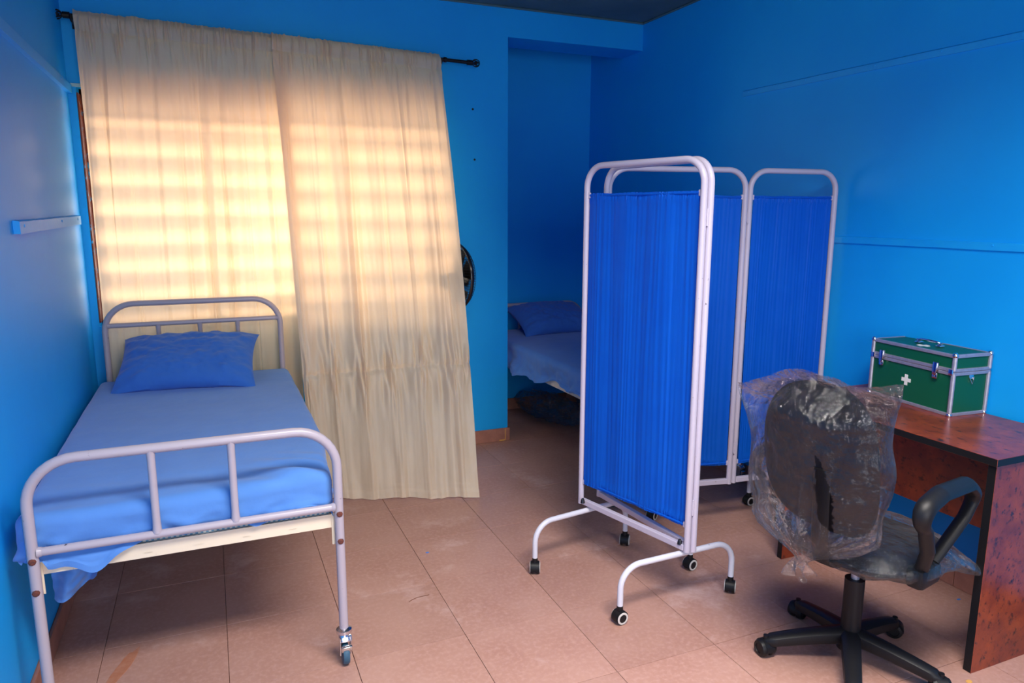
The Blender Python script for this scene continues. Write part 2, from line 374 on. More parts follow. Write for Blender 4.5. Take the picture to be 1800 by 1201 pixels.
# baseboards: backing + tile pieces
def baseboard(name, p0, p1, n, h=.088):
    p0 = Vector(p0); p1 = Vector(p1); d = (p1-p0); L = d.length; d.normalize(); n = Vector(n); ang = math.atan2(d.y, d.x)
    bm = B(); box(bm, (p0+p1)/2+n*.003+V(0, 0, (h-.004)/2), (L, .006, h-.004), ang); root = struct(name, bm, 'grout')
    k = 0
    while k*T < L-.01:
        a, b_ = k*T+.001, min((k+1)*T, L)-.001
        bm = B(); box(bm, p0+d*((a+b_)/2)+n*.009+V(0, 0, h/2+.0005), (b_-a, .010, h-.001), ang, .0015)
        obj('tile', bm, 'baseboard', root, False); k += 1
baseboard('baseboard_left', (XL, YF, 0), (XL, YB, 0), (1, 0, 0), .085)
baseboard('baseboard_back', (AX+.012, YB, 0), (XL+.015, YB, 0), (0, -1, 0))
baseboard('baseboard_right', (XR, YF, 0), (XR, YA, 0), (-1, 0, 0), .10)
baseboard('baseboard_alcove', (AX, YA, 0), (XR-.015, YA, 0), (0, -1, 0))
bm = B(); box(bm, (AX+.006, YB+WT/2, .044), (.011, WT+.02, .088), None, .0015); struct('baseboard_pillar', bm, 'baseboard')
bm = B(); box(bm, (AX-.022, YB-.0150, .045), (.005, .002, .078)); box(bm, (AX-.045, YB-.015, .006), (.04, .002, .008))
st = obj('mortar_smear', bm, 'ochre', None, False); st['kind'] = 'structure'
# painted battens on the walls with nail heads
def batten(name, p0, p1, n, h, t, nails):
    p0 = Vector(p0); p1 = Vector(p1); d = p1-p0; L = d.length; n = Vector(n)
    bm = B(); K = 24
    x = d.normalized(); up = n.cross(x); up = up if up.z > 0 else -up
    ring = []
    for i in range(K+1):
        c = p0+d*(i/K)+up*nz(i*.8, p0.y)*.0022
        ring.append([bm.verts.new(c+up*a+n*b_) for a, b_ in ((-h/2, 0), (-h/2, t), (h/2-.004, t), (h/2, t*.35), (h/2, 0))])
    for A, C_ in zip(ring[:-1], ring[1:]):
        for k in range(5): bm.faces.new((A[k], A[(k+1) % 5], C_[(k+1) % 5], C_[k]))
    bm.faces.new(ring[0]); bm.faces.new(ring[-1][::-1])
    o = struct(name, bm, 'trim')
    for f in nails:
        bm = B(); c = p0+d*f+n*t; lathe(bm, [(0, .0), (.006, .0), (.005, .0022), (0, .003)], c+up*.004, n, 10); obj('nail_mark', bm, 'trim', o)
batten('trim_1', (XL, -1.5, 2.14), (XL, YB-.01, 2.118), (1, 0, 0), .045, .02, (.2, .5, .75, .95))
batten('trim_2', (XL, 2.87, 1.462), (XL, 4.15, 1.476), (1, 0, 0), .045, .02, (.05, .6, .93))
batten('trim_3', (XR, 3.27, 2.158), (XR, -1.2, 2.125), (-1, 0, 0), .03, .007, (.01, .06, .1, .19, .26, .33))
batten('trim_4', (XR, 3.1, 1.395), (XR, -1.2, 1.386), (-1, 0, 0), .03, .009, (.1, .3, .5))

# ------------------------------------------------------------------ curtain rod and curtains
RY = 4.19
RA, RB = V(-.555, RY, 2.444), V(1.485, RY, 2.388)
def rodz(x): return RA.z+(RB.z-RA.z)*(x-RA.x)/(RB.x-RA.x)
rod = thing('curtain_rod', 'thin black curtain rod above the window with ball finials', 'curtain rod', (0, RY, 2.42))
off = V(0, -RY, -2.42)
bm = B(); cyl(bm, RA+off, RB+off, .010, 14); cyl(bm, V(1.33, RY, rodz(1.33))+off, V(1.345, RY, rodz(1.345))+off, .015, 14); obj('pole', bm, 'black', rod)
for e, s in ((RA, -1), (RB, 1)):
    bm = B(); c = e+off
    lathe(bm, [(0, -.01), (.015, -.01), (.015, .02), (.009, .022), (.009, .026), (0, .026)], c, (s, 0, 0), 14)
    bc = c+V(s*.044, 0, 0)
    for k in range(8):
        a = k*PI/4
        tube(bm, [bc+V(-.022*s*math.cos(t*PI/10), .022*math.sin(t*PI/10)*math.cos(a), .022*math.sin(t*PI/10)*math.sin(a)) for t in range(11)], .0024, 5)
    lathe(bm, [(0, -.012), (.011, -.005), (.011, .005), (0, .012)], bc, (1, 0, 0), 8)
    obj('finial', bm, 'black', rod)
for x in (-.54, 1.315):
    bm = B(); z = rodz(x)-2.42
    bx(bm, x-.012, x+.012, YB-RY-.006, YB-RY, z-.04, z+.03, .002); tube(bm, [(x, YB-RY-.005, z-.02), (x, 0, z-.02), (x, -.014, z-.012), (x, -.016, z+.004)], .006, 8)
    obj('bracket', bm, 'black', rod)
def curtain(name, label, top, bot, edgefn, seed, nfold, foldamp, gather=None, hemz=.006):
    """top/bot: ((x,y) left, (x,y) right)"""
    def fn(u, v):
        zt = rodz(top[0][0]*(1-u)+top[1][0]*u)+.026+.004*nz(u*60, seed)
        z = zt*(1-v)+hemz*v
        s = v
        g = s**1.2
        xt = top[0][0]*(1-u)+top[1][0]*u; yt = top[0][1]*(1-u)+top[1][1]*u
        xb = bot[0][0]*(1-u)+bot[1][0]*u; yb = bot[0][1]*(1-u)+bot[1][1]*u
        x = xt+(xb-xt)*g+edgefn(u, s); y = yt+(yb-yt)*g
        # folds
        fd = sm(.015, .12, s)
        ph = u*nfold*2*PI+3.4*nz(u*2.6+seed, s*.7)+seed
        A = foldamp*(.3+.7*sm(.02, .25, s))*max(.12, .5+1.3*nz(u*3.3+seed*2, s*.9))
        w_ = math.sin(ph); d = A*math.copysign(abs(w_)**1.3, w_)
        d += foldamp*1.3*nz(u*5.5+seed, s*.8+5)*fd
        d += .011*(abs(nz(u*17+seed, s*.9))-.2)*fd*2.0
        d += .006*nz(u*38+seed, s*1.6)*fd+.0025*nz(u*70, s*4+seed)*fd
        # rod pocket: cloth goes over the rod, tight puckers just below it
        d *= sm(.012, .08, s)
        d += .019*max(0, .10+1.7*nz(u*62, s*13+seed))*(1-sm(.035, .12, s))
        d += .005*math.exp(-((s-.018)/.010)**2)-.010*math.exp(-((s-.036)/.005)**2)
        y2 = y-d
        y2 -= .016+.004*math.sin(PI*min(1, s/.03))*(s < .03)-.016*sm(.012, 0, s)
        if gather:
            sg = gather(u)
            d2 = (yt+(yb-yt)*g-y2)*.45*sm(sg+.02, sg+.15, s); y2 += d2
            q = math.exp(-((s-sg)/.022)**2); q2 = math.exp(-((s-sg)/.07)**2)
            q3 = math.exp(-((s-sg)/.006)**2)
            y2 += .012*q3-.006*q; y2 -= .030*nz(u*42+seed, s*14)*q2; z += .010*nz(u*40, 3.3+s*6)*q2; x += .004*nz(u*50, 7.3+s*30)*q2
            y2 += .012*nz(u*16, s*9+8)*sm(sg, sg+.08, s)
        x += .010*math.cos(ph)*sm(.02, .3, s)
        if s > .97: z += .006*math.sin(u*17+seed)
        if s > .985: y2 -= .004
        return V(x, y2, max(z, .004))
    bm = B(); grid(bm, 300, 300, fn)
    o = obj(name, bm, 'curtain'); o.data.shade_smooth()
    return tag(o, label, 'curtain', None)
curtain('curtain', 'cream satin curtain hanging straight behind the bed headboard, on the left half of the rod',
        ((-.528, RY), (.43, RY+.006)), ((-.545, RY+.015), (.44, RY+.012)), lambda u, s: 0, 1.7, 9, .012)
curtain('curtain', 'cream satin curtain pushed out over the fan, reaching the floor, with a puckered seam',
        ((.372, RY-.018), (1.30, RY)), ((.42, 3.74), (1.250, 3.42)), lambda u, s: .035*math.sin(PI*s)*u, 5.1, 6, .020, lambda u: .735-.02*u)

# ------------------------------------------------------------------ hospital beds
def bed_caster(parent, p, flip=1):
    bm = B(); x, y = p
    lathe(bm, [(0, .128), (.017, .128), (.026, .122), (.027, .112), (.019, .106), (.021, .100), (.0, .100)], (x, y, 0), None, 18)
    box(bm, (x+.004, y-.006*flip, .088), (.036, .03, .024), Matrix.Rotation(math.radians(-25*flip), 3, 'X'), .003)
    for s in (-1, 1): prism(bm, [(-.018, .10), (.018, .10), (.014, .035), (.002, .026), (-.012, .035)], -.0015, .0015, 0, lambda q, s=s: V(x+s*.017+q.y, y-.008*flip+q.x*flip, q.z))
    box(bm, (x+.002, y-.034*flip, .066), (.036, .012, .024), Matrix.Rotation(math.radians(20*flip), 3, 'X'), .004)
    c = obj('caster', bm, 'chrome', parent, label='chrome swivel caster with a brake pedal')
    bm = B(); lathe(bm, [(0, -.012), (.022, -.012), (.034, -.010), (.036, -.004), (.036, .004), (.034, .010), (.022, .012), (0, .012)], (x, y-.010*flip, .0365), (1, 0, 0), 26)
    obj('wheel', bm, 'rubber', c)
def make_bed(label):
    t = thing('hospital_bed', label, 'bed', (-.0925, 2.26, 0), 0)
    hw = .4275; R = .015
    for name, y, zt, rads, rails, sp in (('footboard', 0, .845, .13, (.562,), (-.108, .112)), ('headboard', 1.86, 1.065, .14, (.94, .56), (-.182, .018, .206))):
        bm = B()
        tube(bm, fillet([(-hw, y, .11), (-hw, y, zt-R), (hw, y, zt-R), (hw, y, .11)], rads, 9), R, 14)
        for s in (-1, 1):
            for a in (12, 45, 78):       # crimp marks of the cold bend
                c = V(s*(hw-rads+rads*math.cos(math.radians(a))), y, zt-R-rads+rads*math.sin(math.radians(a)))
        f = obj(name, bm, 'bedpaint', t)
        for z in rails:
            bm = B(); cyl(bm, (-hw+.012, y, z), (hw-.012, y, z), .0125, 14)
            for s in (-1, 1): lathe(bm, [(.0165, 0), (.013, .012)], (s*(hw-.012), y, z), (-s, 0, 0), 12)
            obj('rail', bm, 'bedpaint', f)
        for x in sp:
            z0, z1 = (.562, zt-R) if name == 'footboard' else (.56, .94)
            bm = B(); tube(bm, [(x, y, z0+.006), (x, y, z0+.02), (x, y, z0+.04), (x, y, z1-.03), (x, y, z1-.016), (x, y, z1-.004)], [.0145, .0125, .0115, .0115, .0125, .0145], 12)
            obj('spindle', bm, 'bedpaint', f)
        for s in (-1, 1):
            for z in ((.54, .445) if y == 0 else (.52, .43)):
                bm = B(); n = -1 if y == 0 else 1
                lathe(bm, [(0, .019), (.006, .019), (.010, .016), (.0105, .012), (.0, .012)], (s*hw, y, z), (0, n, 0), 8)
                obj('bolt', bm, 'rust', f, label='rusty bolt')
            bed_caster(f, (s*hw, y), 1 if y == 0 else -1) if False else None
    # cream angle-iron base
    bm = B()
    for y, n in ((.022, 1), (1.838, -1)):
        bx(bm, -hw+.018, hw-.016, y-.002, y+.002, .484, .530); bx(bm, -hw+.018, hw-.016, min(y, y+n*.035), max(y, y+n*.035), .484, .488)
    for s in (-1, 1):
        bx(bm, s*(hw-.016)-.002, s*(hw-.016)+.002, .02, 1.84, .484, .530)
        for y in (.0185, 1.8415): bx(bm, s*(hw-.013)-.010, s*(hw-.013)+.004, y-.002, y+.002, .425, .533)
    for k in range(5): bx(bm, -hw+.02, hw-.02, .25+k*.33, .28+k*.33, .49, .496)
    for x in (-.28, -.14, 0, .14, .28): bx(bm, x-.012, x+.012, .02, 1.84, .497, .501)
    obj('base_frame', bm, 'cream', t, False, 'cream painted steel base frame')
    for y, fl in ((0, 1), (1.86, -1)):
        for s in (-1, 1): bed_caster(t, (s*hw, y), fl)
    return t
bed = make_bed('grey tubular steel hospital bed in front of the curtained window')
bed_b = dup(bed, (2.245, 4.925, 0), PI+math.radians(1.2), 'grey tubular steel hospital bed pushed into the dark alcove, mostly behind the screen')

def mattress(name, label, loc, rotz, hw, L, z0, z1):
    bm = B(); bx(bm, -hw, hw, 0, L, z0, z1, .03); o = obj(name, bm, 'ticking'); o.location = loc; o.rotation_euler = (0, 0, rotz)
    return tag(o, label, 'mattress')
mattress('mattress', 'thin mattress with blue and white checked ticking on the bed by the window', (-.1, 2.300, 0), 0, .425, 1.77, .505, .640)
mattress('mattress', 'thin mattress on the alcove bed, under the draped sheet', (2.235, 4.88, 0), PI+math.radians(1.2), .40, 1.74, .505, .628)

def sheet(name, label, loc, rotz, hw, L, ztop, drop, wr, seed, flap=None):
    """cloth over a box hw wide each side, from y=0 to y=L; drop(side, t) = hem height"""
    ov = .30; R = .035
    def wrap(a, h0, h1, hem0, hem1):
        # a in [-ov, span+ov] -> (coordinate, fall)
        span = h1-h0
        if a < h0: d = h0-a; return h0, d, -1
        if a > h1: d = a-h1; return h1, d, 1
        return a, 0, 0
    NU, NV = 150, 240
    def fn(u, v):
        a = -hw-ov+u*(2*hw+2*ov); b_ = -ov+v*(L+2*ov)
        x, dx, sx = wrap(a, -hw+R, hw-R, 0, 0); y, dy, sy = wrap(b_, R, L-R, 0, 0)
        d = max(dx, dy) if (dx == 0 or dy == 0) else math.hypot(dx, dy)*.9
        side = ('L' if sx < 0 else 'R') if dx >= dy and dx > 0 else (('F' if sy < 0 else 'H') if dy > 0 else 'T')
        along = y/L if side in 'LR' else (x+hw)/(2*hw)
        # direction of fall
        if d > 0:
            nx, ny = (sx*dx, sy*dy); l = math.hypot(nx, ny); nx /= l; ny /= l
            arc = R*PI/2
            if d < arc: th = d/R; out = R*math.sin(th); fall = R*(1-math.cos(th))
            else: out = R; fall = R+(d-arc)
            hl = drop('L' if sx < 0 else 'R', y/L) if dx > 0 else 9
            hf = drop('F' if sy < 0 else 'H', (x+hw)/(2*hw)) if dy > 0 else 9
            wl = dx*dx/(dx*dx+dy*dy); hem = hl*wl+hf*(1-wl) if (dx > 0 and dy > 0) else min(hl, hf)
            total = ztop-hem
            frac = min(1, d/ov); fall2 = fall if fall < R else R+(total-R)*((d-arc)/(ov-arc))
            tt = (d/ov)
            wv = wr*tt*(nz((x*6+seed), y*6, tt*1.2)*1.5+.6*nz(x*19+seed, y*19, tt*3))
            out += wv+(.004 if tt > .97 else 0)
            x += nx*out; y += ny*out; z = ztop-max(0, fall2)
            z += .006*nz(x*14, y*14, seed)*sm(.3, 1, tt)
        else: z = ztop
        z += .0035*nz(x*3+seed, y*3)+.0014*nz(x*11, y*9, seed)
        # broad shallow folds near the foot
        fz = math.exp(-((y-.10)/.10)**2)
        z += .006*nz(x*3.5+y*9, y*7+seed)*fz*2
        p = V(x, y, z)
        if flap: p = flap(p, u, v)
        return p
    bm = B(); grid(bm, NU, NV, fn)
    o = obj(name, bm, 'sheet'); o.data.shade_smooth(); o.location = loc; o.rotation_euler = (0, 0, rotz)
    return tag(o, label, 'bed sheet')
def drop1(s, t):
    if s == 'F': return .516+.042*sm(.18, .42, t)+.007*math.sin(t*23)+.004*math.sin(t*51) - .012*math.exp(-((t-.2)/.06)**2)
    if s == 'L': return .50
    if s == 'R': return .56+.01*math.sin(t*20)
    return .56
def fl1(p, u, v):
    # crumpled bunch at the foot corner by the wall
    q = math.exp(-((p.x+.45)/.10)**2-((p.y)/.12)**2)
    k = sm(.66, .55, p.z)
    p = p+V(.012*nz(p.z*30, p.y*20)*q*k, -.016*nz(p.x*24, p.z*30)*q*k*1.2, 0)
    if p.y < .05: p.y -= .015*sm(.547, .520, p.z)*sm(-.40, -.36, p.x)
    if p.x < -.39 and p.y < .3: p.z = max(p.z, .528+.01*nz(p.y*20, p.x*20))
    if p.x > 0: p.x -= .045*sm(.6, .0, p.y)*p.x/.5
    # slanting bulge on the other foot corner
    w = (p.x-.36)*.8+(p.y-.06)*.6
    p.z += .022*math.exp(-((p.x-.33)/.12)**2-((p.y-.10)/.14)**2)*(1+math.sin((p.x*1.1+p.y*1.6)*34)*.45)*sm(.6, .65, p.z)
    return p
sheet('bed_sheet', 'pale blue sheet stretched over the mattress of the bed by the window', (-.1, 2.278, 0), 0, .465, 1.815, .662, drop1, .014, 2.2, fl1)
# hanging end of the sheet below the frame, near the wall
fl = bpy.data.objects['bed_sheet']
def ff(u, v):
    z = .52-v*(.168-.085*u*u)
    x = -.403+.122*u*(1+.10*math.sin(v*2.6))-.004*v
    return V(x, .052+.022*math.sin(u*7+v*3)*(.3+v)+.014*nz(u*5, v*6)+.05*v*(1-u), z)
bm = B(); grid(bm, 40, 40, ff); o = obj('hanging_corner', bm, 'sheet', fl); o.data.shade_smooth()
def drop2(s, t):
    if s == 'R': return .515+.025*math.sin(t*9+1)+.012*math.sin(t*31)
    return .53
sheet('bed_sheet', 'rumpled blue sheet draped over the side of the alcove bed', (2.235, 4.905, 0), PI+math.radians(1.2), .430, 1.80, .655, drop2, .035, 8.1)

def pillow(name, label, loc, rot, sx, sy, th, seed):
    def fn(top):
        def f(u, v):
            a, b_ = u*2-1, v*2-1
            e = (1-abs(a)**2.6)*(1-abs(b_)**2.4); h = max(0, e)**.55
            # edges pull in between the corners
            px = a*(1-.07*(1-b_*b_)); py = b_*(1-.09*(1-a*a))
            z = top*h*th/2*(1+.12*nz(a*1.5+seed, b_*1.5, top))
            w = .012*nz(a*5+seed, b_*5, top)+.006*nz(a*13, b_*13+seed, top)
            # creases running out of the corners
            cr = max(0, abs(a)*abs(b_)-.2)
            w += .016*math.sin(math.atan2(abs(b_)-.2, abs(a)-.2)*14+seed)*cr
            z += top*w*h**.5
            z -= .02*(abs(a)**3*abs(b_)**3)
            return V(px*sx/2, py*sy/2, z)
        return f
    bm = B(); grid(bm, 70, 50, fn(1)); grid(bm, 70, 50, fn(-1))
    bmesh.ops.remove_doubles(bm, verts=bm.verts, dist=.0004)
    o = obj(name, bm, 'pillow'); o.data.shade_smooth(); o.location = loc; o.rotation_euler = rot
    return tag(o, label, 'pillow')
p1 = pillow('pillow', 'plump blue pillow propped against the headboard of the bed by the window', (-.135, 3.90, .775), (math.radians(30), 0, math.radians(-8)), .66, .42, .18, 1.3)
pillow('pillow', 'dark blue pillow at the wall end of the alcove bed', (2.31, 4.72, .75), (math.radians(-24), 0, PI+math.radians(4)), .62, .40, .17, 4.4)

# ------------------------------------------------------------------ folding screen
scr = thing('folding_screen', 'white framed folding medical screen with blue cloth panels on casters', 'screen', (1.85, 2.45, 0))
so = V(-1.85, -2.45, 0)
R = .0125
def panel(a, b_, zt=1.715, z0=.24, seed=0, flip=1):
    a = V(a[0], a[1], 0)+so; b_ = V(b_[0], b_[1], 0)+so; d = (b_-a).normalized(); n = V(-d.y, d.x, 0); up = V(0, 0, 1)
    bm = B(); tube(bm, fillet([a+up*z0, a+up*(zt-R), b_+up*(zt-R), b_+up*z0], .085, 9), R, 14)
    fr = obj('panel_frame', bm, 'screenpaint', scr)
    L = (b_-a).length; rot = math.atan2(d.y, d.x)
    bm = B(); box(bm, (a+b_)/2+up*(z0+.014), (L-.02, .022, .024), rot, .0025); obj('cross_rail', bm, 'screenpaint', fr, False)
    for z in (.345, 1.585):
        bm = B(); cyl(bm, a+d*.018+up*z, b_-d*.018+up*z, .0045, 8); obj('cloth_rod', bm, 'screenfab', fr)
        for q in (a+d*.015, b_-d*.015):
            bm = B(); box(bm, q+up*z, (.010, .008, .022), rot, .001); obj('rod_bracket', bm, 'screenpaint', fr)
    L2 = L-.036
    def fn(u, v):
        w = .0010*math.sin(u*150+6*nz(u*9+seed, v*.8))*(.3+.9*abs(nz(u*14, v*.5+seed)))+.009*nz(u*5+seed, v*.3)+.0022*nz(u*19+seed, v*.4)
        z = 1.592-v*(1.592-.335)
        e = math.exp(-((v-.022)/.006)**2)+math.exp(-((v-.978)/.006)**2)
        w *= (1-.6*e); w -= .0035*e
        if v < .022 or v > .978: w += .002*nz(u*120, v*60)*2
        x = .018+u*L2
        return a+d*x+n*w+up*(z+.003*nz(u*6, v*2+seed)*(1 if v < .5 else 2))
    bm = B(); grid(bm, 220, 110, fn); o = obj('cloth_panel', bm, 'screenfab', fr); o.data.shade_smooth()
    return fr
A0, A1 = (1.453, 2.652), (1.604, 2.083); B0, B1 = (1.568, 2.690), (1.629, 2.078); C0, C1 = (1.592, 2.712), (2.216, 2.586); D0, D1 = (2.246, 2.590), (2.70, 2.540)
panel(A0, A1, seed=1); panel(B0, B1, seed=2); panel(C0, C1, seed=3); panel(D0, D1, seed=4)
for p, q in ((A1, B1), (B0, C0), (C1, D0)):
    for z in (.42, 1.50):
        bm = B(); c = (V(*p, 0)+V(*q, 0))/2+so
        dd = (V(*q, 0)-V(*p, 0)).normalized(); nn = V(-dd.y, dd.x, 0)
        if nn.y > 0: nn = -nn
        box(bm, c+nn*.006+V(0, 0, z), (.026, .003, .045), math.atan2(dd.y, dd.x), .001); cyl(bm, c+nn*.009+V(0, 0, z-.03), c+nn*.009+V(0, 0, z+.03), .004, 8)
        obj('hinge', bm, 'screenpaint', scr)
def screen_caster(parent, p, ang):
    """twin wheel caster; ang = axle direction"""
    ax = V(math.cos(ang), math.sin(ang), 0); fw = V(-ax.y, ax.x, 0); c = V(p[0], p[1], 0)+so
    bm = B(); wc = c+V(0, 0, .026)
    for s in (-1, 1):
        lathe(bm, [(0, .006), (.022, .006), (.0255, .009), (.026, .014), (.0245, .019), (.019, .021), (.0, .0215)], wc, ax*s, 22, 0)
        lathe(bm, [(.0235, .0196), (.023, .0216), (.0165, .0222), (.016, .0212)], wc, ax*s, 22, 1)
    prof = [(.0275*math.cos(t), .0275*math.sin(t)) for t in [math.radians(a) for a in range(-20, 201, 20)]]
    prism(bm, prof, -.0165, .0165, 0, lambda q: wc+fw*q.x+ax*q.y+V(0, 0, q.z))
    lathe(bm, [(0, .0), (.012, .0), (.012, .022), (0, .022)], wc+V(0, 0, .022), None, 12, 0)
    obj('caster', bm, ['black', 'ring'], parent, label='black twin wheel caster with pale rings')
def foot(p, q, a1, a2, h=.222):
    P, Q = V(*p, 0)+so, V(*q, 0)+so
    bm = B(); tube(bm, fillet([P+V(0, 0, .062), P+V(0, 0, h), Q+V(0, 0, h), Q+V(0, 0, .062)], .085, 9), .0115, 14)
    f = obj('foot_bar', bm, 'footpaint', scr, label='glossy white bent tube foot'); screen_caster(f, p, a1); screen_caster(f, q, a2)
    m_ = (P+Q)/2
    for s in (-.0,):
        bm = B(); lathe(bm, [(0, 0), (.010, 0), (.008, .012), (.005, .02), (0, .022)], m_+V(0, 0, .262), None, 10); obj('knob', bm, 'blackgloss', f)
foot((1.189, 2.565), (1.682, 2.642), math.radians(-25), math.radians(-40))
foot((1.325, 2.100), (1.854, 2.118), math.radians(-84), math.radians(-44))
foot((1.820, 2.338), (1.955, 2.830), math.radians(-80), math.radians(-60))
foot((2.53, 2.79), (2.44, 2.32), math.radians(-90), math.radians(-50))

# ------------------------------------------------------------------ desk
desk = thing('desk', 'small desk in reddish burl laminate with black edges against the wall', 'desk', (2.48, 1.83, 0))
do = V(-2.48, -1.83, 0)
def dbox(name, x0, x1, y0, y1, z0, z1, mats=('wood', 'black'), edges='x', label=None):
    bm = B(); box(bm, V((x0+x1)/2, (y0+y1)/2, (z0+z1)/2)+do, (x1-x0, y1-y0, z1-z0), None, .0008, 0, 1)
    for f in bm.faces:
        n = f.normal; f.normal_update(); n = f.normal
        if ('x' in edges and abs(n.x) > .9) or ('y' in edges and abs(n.y) > .9) or ('z' in edges and abs(n.z) > .9): f.material_index = 1
    return obj(name, bm, list(mats), desk, False, label)
dbox('desktop', 2.24, 2.732, 1.380, 2.285, .727, .752, edges='xy')
dbox('side_panel', 2.25, 2.72, 1.386, 1.414, .0, .727, edges='x')
dbox('side_panel', 2.25, 2.72, 2.252, 2.280, .0, .727, edges='x')
dbox('modesty_panel', 2.50, 2.518, 1.414, 2.252, .395, .727, edges='z')

# ------------------------------------------------------------------ first aid case
fa0 = V(2.552, 1.771, .752); fa1 = V(2.585, 2.166, .752)
ang = math.atan2(fa1.y-fa0.y, fa1.x-fa0.x)          # long axis
case = thing('first_aid_case', 'green first aid case with aluminium edges and a white cross, on the desk', 'first aid case', tuple(fa0), ang-PI/2)
# local: +y along the front, front face at x=0 looking to -x, depth +x
LY, LX, LZ = .396, .185, .240
zs = .172
bm = B(); bx(bm, .004, LX-.004, .004, LY-.004, .003, zs-.002); obj('body', bm, 'green', case, False)
bm = B(); bx(bm, .004, LX-.004, .004, LY-.004, zs+.002, LZ-.002); lid = obj('lid', bm, 'green', case, False)
e = .013
def edges(bm, z0, z1, vert=(True,), lowb=True, topb=True):
    for z in ([z0] if lowb else [])+([z1] if topb else []):
        for (x, y, sx, sy) in ((0.0, LY/2, e, LY), (LX, LY/2, e, LY), (LX/2, 0, LX, e), (LX/2, LY, LX, e)):
            hx = .003
            box(bm, (min(max(x, .004), LX-.004), min(max(y, .004), LY-.004), z), (sx if sx > .05 else .011, sy if sy > .05 else .011, e), None, .002)
    for x in (.004, LX-.004):
        for y in (.004, LY-.004): cyl(bm, (x, y, z0), (x, y, z1), .0085, 10)
bm = B(); edges(bm, .0065, zs-.007); obj('edge_trim', bm, 'steel', case, False)
bm = B(); edges(bm, zs+.007, LZ-.0065); obj('edge_trim', bm, 'steel', lid, False)
for x in (.004, LX-.004):
    for y in (.004, LY-.004):
        for z in (.004, LZ-.003):
            bm = B(); bmesh.ops.create_icosphere(bm, subdivisions=2, radius=.0112, matrix=Matrix.Translation((x, y, z)))
            for v in bm.verts: v.co.z = max(v.co.z, .0003)
            obj('corner_cap', bm, 'chrome', case if z < .1 else lid)
def latch(y):
    bm = B()
    box(bm, (-.006, y, zs+.010), (.006, .026, .036), None, .003); box(bm, (-.011, y, zs+.002), (.006, .018, .05), None, .003)
    box(bm, (-.006, y, zs-.026), (.008, .022, .022), None, .003); lathe(bm, [(0, 0), (.004, 0), (.003, .003), (0, .003)], (-.010, y, zs-.028), (-1, 0, 0), 10)
    obj('latch', bm, 'chrome', case)
latch(.075); latch(.335)
for y in (.010, LY-.010):
    bm = B(); box(bm, (-.004, y, zs), (.006, .018, .022), None, .002); obj('clasp', bm, 'chrome', case)
def cross(parent, o_, ux, uy, n_, s, t=.0012):
    a = s*.17
    pl = [(-a, s/2), (a, s/2), (a, a), (s/2, a), (s/2, -a), (a, -a), (a, -s/2), (-a, -s/2), (-a, -a), (-s/2, -a), (-s/2, a), (-a, a)]
    bm = B(); prism(bm, pl, 0, t, 0, lambda q: V(*o_)+V(*ux)*q.x+V(*uy)*q.z+V(*n_)*q.y); return obj('cross_emblem', bm, 'white', parent, False)
cross(case, (.0035, .212, .098), (0, -1, 0), (0, 0, 1), (-1, 0, 0), .044)
cross(lid, (.062, .20, LZ-.0025), (0, -1, 0), (1, 0, 0), (0, 0, 1), .05)
# side strap ring on the near end
bm = B(); box(bm, (LX*.5, .0025, zs-.022), (.022, .003, .016), None, .001)
tube(bm, [(LX*.5-.012, 0, zs-.024), (LX*.5+.012, 0, zs-.024), (LX*.5, -.004, zs-.048)], .0022, 8, closed=True); obj('strap_ring', bm, 'chrome', case)
# carrying handle on the lid
bm = B()
for y in (.15, .25): box(bm, (LX/2, y, LZ+.003), (.028, .022, .008), None, .003); cyl(bm, (LX/2, y-.008, LZ+.012), (LX/2, y+.008, LZ+.012), .006, 12)
tube(bm, fillet([(LX/2, .15, LZ+.012), (LX/2-.006, .16, LZ+.017), (LX/2-.008, .20, LZ+.019), (LX/2-.006, .24, LZ+.017), (LX/2, .25, LZ+.012)], .02, 4), [.005]*100 if False else .0055, 10)
obj('handle', bm, 'chrome', lid, label='chrome carrying handle')

# ------------------------------------------------------------------ fan behind the curtain
fan = thing('pedestal_fan', 'black pedestal fan standing behind the curtain with its wire cage showing', 'fan', (1.35, 4.03, 0))
nb = V(-.95, -.20, 0).normalized(); fc = V(-.02, -.01, 1.145)   # back direction, centre of the cage
FR = .192
sx_ = V(-nb.y, nb.x, 0)
def fp(r, a, h): return fc+sx_*(r*math.cos(a))+V(0, 0, r*math.sin(a))+nb*h
bm = B(); tube(bm, [fp(FR, 2*PI*k/48, 0) for k in range(48)], .0065, 8, closed=True, flat=(1, 1.6)); obj('rim', bm, 'blackgloss', fan)
for nm, s in (('front_cage', -1), ('rear_cage', 1)):
    bm = B()
    for k in range(72):
        a = 2*PI*k/72
        tube(bm, [fp(FR*q, a+.25*(1-q)*s, s*.07*math.sqrt(max(0, 1-q**2.4))) for q in (.22, .4, .6, .78, .9, .97, 1.0)], .0013, 4, caps=False)
    for q in (.3, .62, .86): tube(bm, [fp(FR*q, 2*PI*k/40, s*(.07*math.sqrt(1-q**2.4))) for k in range(40)], .0012, 5, closed=True)
    lathe(bm, [(0, .0), (.045, 0), (.045, .006), (0, .006)], fc+nb*(s*.068), nb*s, 24)
    obj(nm, bm, 'black', fan)
bm = B()
for k in range(5):
    a0 = 2*PI*k/5
    def bl(u, v, a0=a0):
        r = .035+.125*u; a = a0+(-.15+v*.85)*(.6+.4*u); return fp(r, a, -.018+.03*(v-.5))
    grid(bm, 8, 8, bl)
bmesh.ops.solidify(bm, geom=bm.faces[:], thickness=.002); lathe(bm, [(0, -.03), (.03, -.03), (.036, -.01), (.036, .02), (0, .02)], fc, nb, 20)
obj('blades', bm, 'black', fan)
